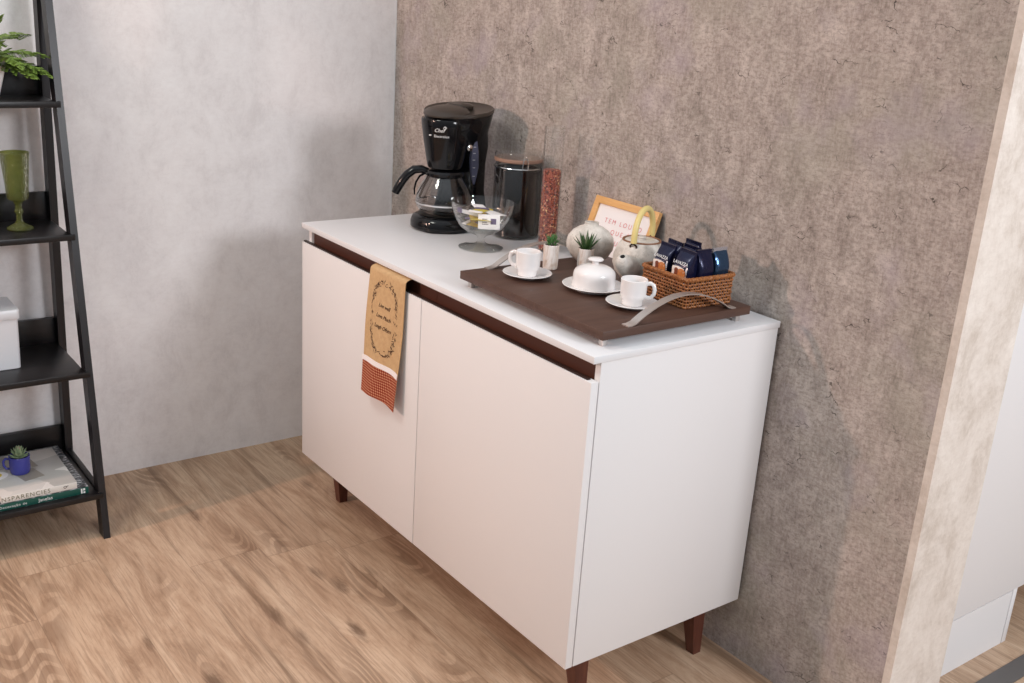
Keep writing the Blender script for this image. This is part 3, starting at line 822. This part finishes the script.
m.build('woven_wall', M['rattan'], bk)
m = MB(); m.box((-bw+.004, -bd+.004, .001), (bw-.004, bd-.004, .004)); m.build('base', M['rattan_dk'], bk, smooth=False)
m = MB()
per2 = resample(rrect(bw-.002, bd-.002, .009), 220)
for s_ in (0, 1, 2):
    pts = []
    for i, p_ in enumerate(per2):
        ph = 2*PI*i/220*44+s_*2*PI/3; n_ = nrm(int(i/220*len(per)) % len(per))
        q_ = p_+n_*.0028*math.cos(ph); pts.append((q_.x, q_.y, bh-.002+.0028*math.sin(ph)))
    m.tube(pts, .0026, 6, closed=True)
m.build('rim', M['rattan'], bk)

# ------------------------------------------------------------------ coffee packs
def make_pack(label, dark=True):
    o = thing('coffee_pack', label, 'coffee pack', (0, 0, 0), 0, 'coffee packs in the basket')
    w, h, dd = .0235, .108, .0180
    def dep_(t): return dd if t < .62 else dd*(1-((t-.62)/.38)**2.2)+.0012
    m = MB(); loops = []
    N = 18
    for k in range(N+1):
        t = k/N; z = h*t
        dep = dep_(t)*(1-.10*(1-min(1, t*8)))
        ww = w*(1-.05*math.sin(t*PI)) - .003*max(0, (t-.6)/.4)
        L = []
        for i in range(24):
            a = 2*PI*i/24; ca, sa = math.cos(a), math.sin(a)
            ex = .42
            x = ww*math.copysign(abs(ca)**ex, ca); y = dep*math.copysign(abs(sa)**ex, sa)
            wr = .0007*math.sin(i*3.1+k*1.7)*(0 if t < .03 else 1)
            L.append(Vector((x+wr, y+wr*.6, z)))
        loops.append(L)
    m.loft(loops); m.build('pouch', M['navy'] if dark else M['navy_lt'], o)
    # folded crimped crest
    m = MB()
    for k in range(16):
        x0 = -w+.002+k*(2*w-.004)/16
        m.box((x0, -.0022-.0006*(k % 2), h-.005), (x0+(2*w-.004)/16+.0001, .0022, h+.005))
    m.build('crimped_top', M['navy'] if dark else M['silverfoil'], o, smooth=False)
    def onp(p_):
        t = max(0, min(1, p_.y/h)); return Vector((p_.x, -dep_(t)-.0012-p_.z, p_.y))
    def patch(nm, x0, x1, z0, z1, mat, lift=0, wav=0):
        m = MB()
        m.grid(lambda a, c: onp(Vector((x0+(x1-x0)*a, z0+(z1-z0)*c+wav*math.sin(a*PI)*c, lift))), 8, 8); m.build(nm, mat, o)
    patch('cup_print', -w*.80, w*.55, .048, .0755, M['label_cream'], 0, .002)
    patch('coffee_print', -w*.10, w*.74, .046, .071, M['label_orange'], .0003, .004)
    patch('bean_print', -w*.50, -w*.10, .059, .072, M['label_brown'], .0003, .002)
    patch('foil_edge', w*.72, w*.92, .040, .080, M['silverfoil'], -.0002)
    text_part('lettering', 'LAVAZZA', .0090, M['print_white'], o, T(-.001, .0850, .0003), .0002, fn=onp)
    patch('subtitle_line', -w*.6, w*.5, .0778, .0790, M['gauge'], .0002)
    return o
pk = make_pack('navy coffee pack at the left front corner of the basket, lettering in view')
spots = [ # x, y, yaw (0: front faces -Y), tilt, label
 (1.508, -.214, 10, -3, None),
 (1.566, -.216, 12, -3, 'navy coffee pack second along the basket front, lettering and cup print in view'),
 (1.583, -.1765, 278, -1, 'navy coffee pack standing sideways at the right front of the basket, crumpled side in view'),
 (1.494, -.174, 8, 0, 'navy coffee pack behind the left front one, only its crest in view'),
 (1.542, -.172, 8, 0, 'navy coffee pack in the middle of the basket'),
 (1.583, -.1285, 278, -1, 'pale blue foil-sided pack at the right rear of the basket'),
 (1.510, -.134, 8, 0, 'navy coffee pack nearest the wall in the basket'),
]
for i, (x, y, yaw, tilt, lb) in enumerate(spots):
    o = pk if i == 0 else copy_tree(pk)
    if lb: o['label'] = lb
    o.location = (x, y, TZ+.0055)
    o.rotation_euler = (math.radians(tilt), math.radians((3, 4, 0, 3, 2, 0, 2)[i]), math.radians(yaw-8))
    if i == 5:
        for ch in o.children:
            if ch.name.startswith('pouch') or ch.name.startswith('crimped'):
                ch.data = ch.data.copy(); ch.data.materials.clear(); ch.data.materials.append(M['navy_lt'] if ch.name.startswith('pouch') else M['silverfoil'])

# ------------------------------------------------------------------ ladder shelf
ls = thing('ladder_shelf', 'black wooden ladder shelf with four tiers leaning at the left wall', 'shelf', (.2, -1.40, 0))
LY0, LY1 = -1.75, -1.087     # outer faces of left and right side
def rx(z): return .386-.156*z
def bp(z): return .006+.036*z      # rear posts lean gently forward
for ye in (LY1, LY0+.018):
    m = MB(); L = []
    for z in (0, 1.9):
        f = rx(z); L.append([Vector((f-.042-.2, ye-.018+1.4, z)), Vector((f-.2, ye-.018+1.4, z)), Vector((f-.2, ye+1.4, z)), Vector((f-.042-.2, ye+1.4, z))])
    m.loft(L); m.build('front_rail', M['rail'], ls, smooth=False)
    y1 = ye-.0005
    m = MB(); L = []
    for z in (0, 1.9):
        g0 = bp(z); L.append([Vector((g0-.2, y1-.020+1.4, z)), Vector((g0+.040-.2, y1-.020+1.4, z)), Vector((g0+.040-.2, y1+1.4, z)), Vector((g0-.2, y1+1.4, z))])
    m.loft(L); m.build('back_post', M['rail'], ls, smooth=False)
SHZ = (1.156, .824, .464, .131)
for z in SHZ:
    f = rx(z)+.004
    m = MB()
    lo, hi = (bp(z)+.020-.2, LY0+.0195+1.4, z-.016), (f-.2, LY1-.0195+1.4, z)
    m.box(lo, hi, bevel=.0008)
    m.box((f-.016-.2, LY0+.010+1.4, z-.0155), (f+.0015-.2, LY1-.008+1.4, z-.0005), bevel=.0008)
    sh = m.build('shelf_board', M['shelf'], ls)
    MB().box((bp(z)+.006-.2, LY0+.0205+1.4, z-.016), (bp(z)+.0195-.2, LY1-.0205+1.4, z+.074), bevel=.0008).build('back_rail', M['shelf'], ls)
    m = MB(); 
# side slat running along the lowest board's end
MB().box((.055-.2, LY1-.0195+1.4, SHZ[3]-.016), (rx(SHZ[3])-.044-.2, LY1-.004+1.4, SHZ[3]+.004), bevel=.0008).build('side_slat', M['shelf'], ls)

# books on the lowest tier
def book(name, label, x0, x1, y0, y1, z0, h, cov, spine, group=None):
    o = thing(name, label, 'book', ((x0+x1)/2, (y0+y1)/2, z0))
    a, b_ = (x1-x0)/2, (y1-y0)/2; c = .003
    MB().box((-a, -b_, 0), (a, b_, c), bevel=.0006).build('back_cover', cov, o)
    MB().box((-a, -b_, h-c), (a, b_, h), bevel=.0006).build('front_cover', cov, o)
    MB().box((a-.003, -b_, .0006), (a+.0006, b_, h-.0006), bevel=.0008).build('spine', spine, o)
    MB().box((-a+.004, -b_+.004, c), (a-.0035, b_-.004, h-c)).build('page_block', M['pages'], o, smooth=False)
    return o
gz = SHZ[3]
gb = book('green_book', 'dark green hardback with patterned cover, beneath the white book on the lowest shelf', .045, .352, -1.352, -1.128, gz, .020, M['bwcover'], M['teal'])
wb = book('white_book', 'thick white hardback with photo cover and olive spine lettering, topmost on the lowest shelf', .096, .350, -1.345, -1.156, gz+.0205, .019, M['cover'], M['bookwhite'])
sp = Matrix(((0, 0, 1, 0), (1, 0, 0, 0), (0, 1, 0, 0), (0, 0, 0, 1)))   # text plane facing +X
text_part('spine_title', 'TRANSPARENCIES', .0165, M['oliveprint'], wb, T(.1277, -.052, .0092) @ sp, .0003, spacing=1.22)
text_part('spine_title', 'Decoração de', .0095, M['print_white'], gb, T(.1543, -.078, .0095) @ sp, .0003, spacing=1.25)
text_part('spine_title', 'Janelas', .0125, M['print_white'], gb, T(.1543, .002, .0095) @ sp, .0006, spacing=1.05)
m = MB(); m.box((.1535, .092, .003), (.1545, .096, .017)); m.box((.1535, .098, .003), (.1545, .103, .008)); m.box((.1535, .098, .011), (.1545, .103, .017)); m.build('spine_mark', M['print_white'], gb, smooth=False)
m = MB(); m.tube([(.1275, .064+.004*math.cos(a), .010+.003*math.sin(a)) for a in [k*.8 for k in range(7)]], .0009, 5); m.tube([(.1275, .064, .007), (.1275, .072, .014)], .0008, 5); m.build('spine_mark', M['ink'], wb)
# cover picture: lemon half in a pale dish, printed flat
m = MB(); m.lathe([(0, 0), (.034, 0), (.034, .0003), (0, .0003)], 40, T(-.005, -.082, .019) @ Matrix.Scale(.8, 4, (1, 0, 0))); m.build('cover_picture', M['paper'], wb, smooth=False)
m = MB(); m.lathe([(0, 0), (.022, 0), (.022, .0004), (0, .0004)], 40, T(-.008, -.085, .0193) @ Matrix.Scale(.8, 4, (1, 0, 0))); m.build('cover_lemon', M['yellow'], wb, smooth=False)
m = MB(); m.box((-.01, -.035, .0189), (.055, .02, .0193), Rz(.25)); m.box((-.075, .02, .0189), (-.015, .035, .0193), Rz(.15)); m.build('cover_shadow_print', plain('grey_print', srgb(140, 134, 126), .35), wb, smooth=False)

mg = thing('blue_mug', 'small cobalt blue mug planted with a pale succulent on the white book', 'mug', (.222, -1.268, gz+.0397), math.radians(-110))
MB().lathe([(0, 0), (.022, 0), (.0245, .003), (.0262, .012), (.0265, .044), (.0272, .049), (.0262, .050), (.0242, .049), (.0238, .040), (0, .040)], 48).build('cup', M['blue'], mg)
MB().tube([(.0245, 0, .040), (.034, 0, .042), (.040, 0, .035), (.040, 0, .022), (.034, 0, .013), (.0248, 0, .012)], .0034, 10, up=(0, 1, 0)).build('handle', M['blue'], mg)
m = MB(); r3 = random.Random(2)
for ring, (n_, e, L_) in enumerate(((9, .35, .026), (8, .75, .026), (6, 1.1, .024), (4, 1.4, .022))):
    for k in range(n_):
        a = 2*PI*k/n_+ring*.5
        blade(m, (.004*math.cos(a), .004*math.sin(a), .044+.004*ring), (math.cos(a)*math.cos(e), math.sin(a)*math.cos(e), math.sin(e)), L_, .0058, .45, 5, .1)
pl = m.build('succulent', M['succ2'], mg)
m = MB()
for k in range(5):
    a = k*1.26; blade(m, (0, 0, .060), (math.cos(a)*.35, math.sin(a)*.35, 1), .016, .0045, .5, 5)
m.build('pink_centre', M['succ_tip'], pl)

# white canister on the third tier
cn = thing('white_canister', 'white square canister with lid on the third shelf of the black ladder shelf', 'canister', (.152, -1.305, SHZ[2]), math.radians(0))
def rl(w, d_, z, cr=.008):
    return [Vector((p_.x, p_.y, z)) for p_ in rrect(w, d_, cr)]
MB().loft([rl(.060, .062, 0), rl(.062, .064, .002), rl(.0635, .066, .137)]).build('body', M['tin'], cn)
m = MB(); m.loft([rl(.0665, .069, .1375), rl(.0675, .070, .139), rl(.0675, .070, .160), rl(.0655, .068, .163)]); m.build('lid', M['tin'], cn)
MB().lathe([(0, .1632), (.010, .1632), (.007, .168), (.011, .174), (0, .177)], 24).build('knob', M['chrome'], cn)

# green goblet on the second tier
gbl = thing('green_goblet', 'olive green pressed-glass goblet on the second shelf of the ladder shelf', 'goblet', (.156, -1.203, SHZ[1]))
go = [(0, 0), (.030, 0), (.032, .002), (.0315, .005), (.022, .010), (.012, .016), (.0075, .024), (.0075, .040), (.011, .046), (.0085, .054), (.0085, .066), (.013, .074), (.024, .080), (.0265, .088), (.0285, .12), (.032, .160), (.0345, .192), (.036, .200),
      (.034, .200), (.0325, .192), (.030, .160), (.0262, .12), (.024, .090), (.015, .083), (0, .081)]
MB().lathe(go, 12*3).build('glass', M['greenglass'], gbl)

# white planter with a fern on the top tier
pp = thing('potted_fern', 'white tapered planter with a feathery green fern on the highest visible shelf', 'plant', (.120, -1.262, SHZ[0]))
MB().loft([rl(.036, .036, 0, .006), rl(.060, .060, .108, .006), rl(.057, .057, .108, .006), rl(.053, .053, .094, .006)]).build('planter', M['porcelain'], pp)
m = MB(); m.loft([rl(.050, .050, .0945), rl(.052, .052, .097)]); m.build('soil', M['soil'], pp)
rf = random.Random(4)
def frond(m, a, L_, el, droop):
    pts = []; p_ = Vector((.01*math.cos(a), .01*math.sin(a), .098)); d_ = Vector((math.cos(a)*math.cos(el), math.sin(a)*math.cos(el), math.sin(el)))
    n_ = 26
    for k in range(n_+1):
        pts.append(p_.copy()); p_ = p_+d_*L_/n_; d_ = (d_+Vector((0, 0, -droop/n_))).normalized()
    m.tube(pts, [.0009*(1-.7*k/n_) for k in range(n_+1)], 4)
    for k in range(4, n_):
        t = k/n_; d2 = (pts[k+1]-pts[k]).normalized(); s2 = d2.cross(Vector((0, 0, 1))).normalized()
        ln = .033*math.sin(PI*(t*.85+.12))
        for sg in (-1, 1):
            dd_ = (s2*sg+d2*.35+Vector((0, 0, rf.uniform(-.6, .15)))).normalized()
            # each pinna is a short spray of rounded leaflets
            nn = max(2, int(ln/.0048))
            for q_ in range(nn):
                b0 = pts[k]+dd_*ln*(q_+.6)/nn
                for g_ in (-1, 1):
                    blade(m, b0, (dd_*.5+d2*g_*.8), .0095*(1-.4*q_/nn), .0042, .2, 3)
m = MB()
for a, L_, el, dr in ((math.radians(60), .175, .12, .75), (math.radians(72), .165, .42, .85), (math.radians(40), .13, .5, 1.4), (math.radians(105), .15, .9, 1.3), (math.radians(10), .12, .8, 1.3),
                      (math.radians(-40), .15, .7, 1.4), (math.radians(-90), .16, .8, 1.4), (math.radians(-140), .12, .9, 1.0), (math.radians(150), .10, 1.1, .6), (math.radians(60), .12, 1.25, .9), (math.radians(48), .15, -.05, .5)):
    frond(m, a, L_, el, dr)
m.build('fronds', M['fern'], pp)

# ------------------------------------------------------------------ lights
def area(name, loc, target, size, power, col, shape='DISK', size_y=None):
    l = bpy.data.lights.new(name, 'AREA'); l.shape = shape; l.size = size
    if size_y: l.size_y = size_y
    l.energy = power; l.color = col
    o = bpy.data.objects.new(name, l); C.objects.link(o); o.location = loc
    o.rotation_euler = (Vector(target)-Vector(loc)).to_track_quat('-Z', 'Y').to_euler()
    return o
area('key_spot', (.42, -3.3, 1.95), (1.0, 0, .8), .10, 36, (1, .65, .52))
area('side_light', (4.3, .1, 2.0), (.4, -.5, .8), .7, 52, (.96, .965, 1))
area('ceiling_light', (1.0, -2.0, 2.75), (1.1, -.9, 0), .5, 15, (1, 1, .9))
w = bpy.data.worlds.new('World'); scene.world = w; w.use_nodes = True
bg = w.node_tree.nodes['Background']; nt = w.node_tree
tc = nt.nodes.new('ShaderNodeTexCoord'); sx_ = nt.nodes.new('ShaderNodeSeparateXYZ'); rp = nt.nodes.new('ShaderNodeValToRGB')
nt.links.new(tc.outputs['Generated'], sx_.inputs[0]); nt.links.new(sx_.outputs[2], rp.inputs[0]); nt.links.new(rp.outputs[0], bg.inputs[0])
rp.color_ramp.elements[0].position = 0; rp.color_ramp.elements[0].color = (.285, .305, .33, 1)
rp.color_ramp.elements[1].position = .8; rp.color_ramp.elements[1].color = (.88, .94, 1, 1)
bg.inputs[1].default_value = .93

# ------------------------------------------------------------------ camera
yaw, pitch, roll, f = 2.4859, .31966, .06628, 1064.46
import json
fw = Vector((math.cos(pitch)*math.cos(yaw), math.cos(pitch)*math.sin(yaw), -math.sin(pitch)))
rt = Vector((math.sin(yaw), -math.cos(yaw), 0)); up = rt.cross(fw)
c_, s_ = math.cos(roll), math.sin(roll)
R0 = c_*rt+s_*up; U0 = -s_*rt+c_*up
cam = bpy.data.cameras.new('Camera'); cam.sensor_width = 36; cam.lens = f/1024*36; cam.clip_start = .05
co = bpy.data.objects.new('Camera', cam); C.objects.link(co)
co.matrix_world = Matrix(((R0.x, U0.x, -fw.x, 3.0813), (R0.y, U0.y, -fw.y, -1.8188), (R0.z, U0.z, -fw.z, 1.4976), (0, 0, 0, 1)))
scene.camera = co
scene.view_settings.view_transform = 'Standard'; scene.view_settings.look = 'None'
scene.view_settings.exposure = 0; scene.view_settings.gamma = 1
scene.view_settings.use_curve_mapping = False
scene.cycles.max_bounces = 12; scene.cycles.transparent_max_bounces = 24
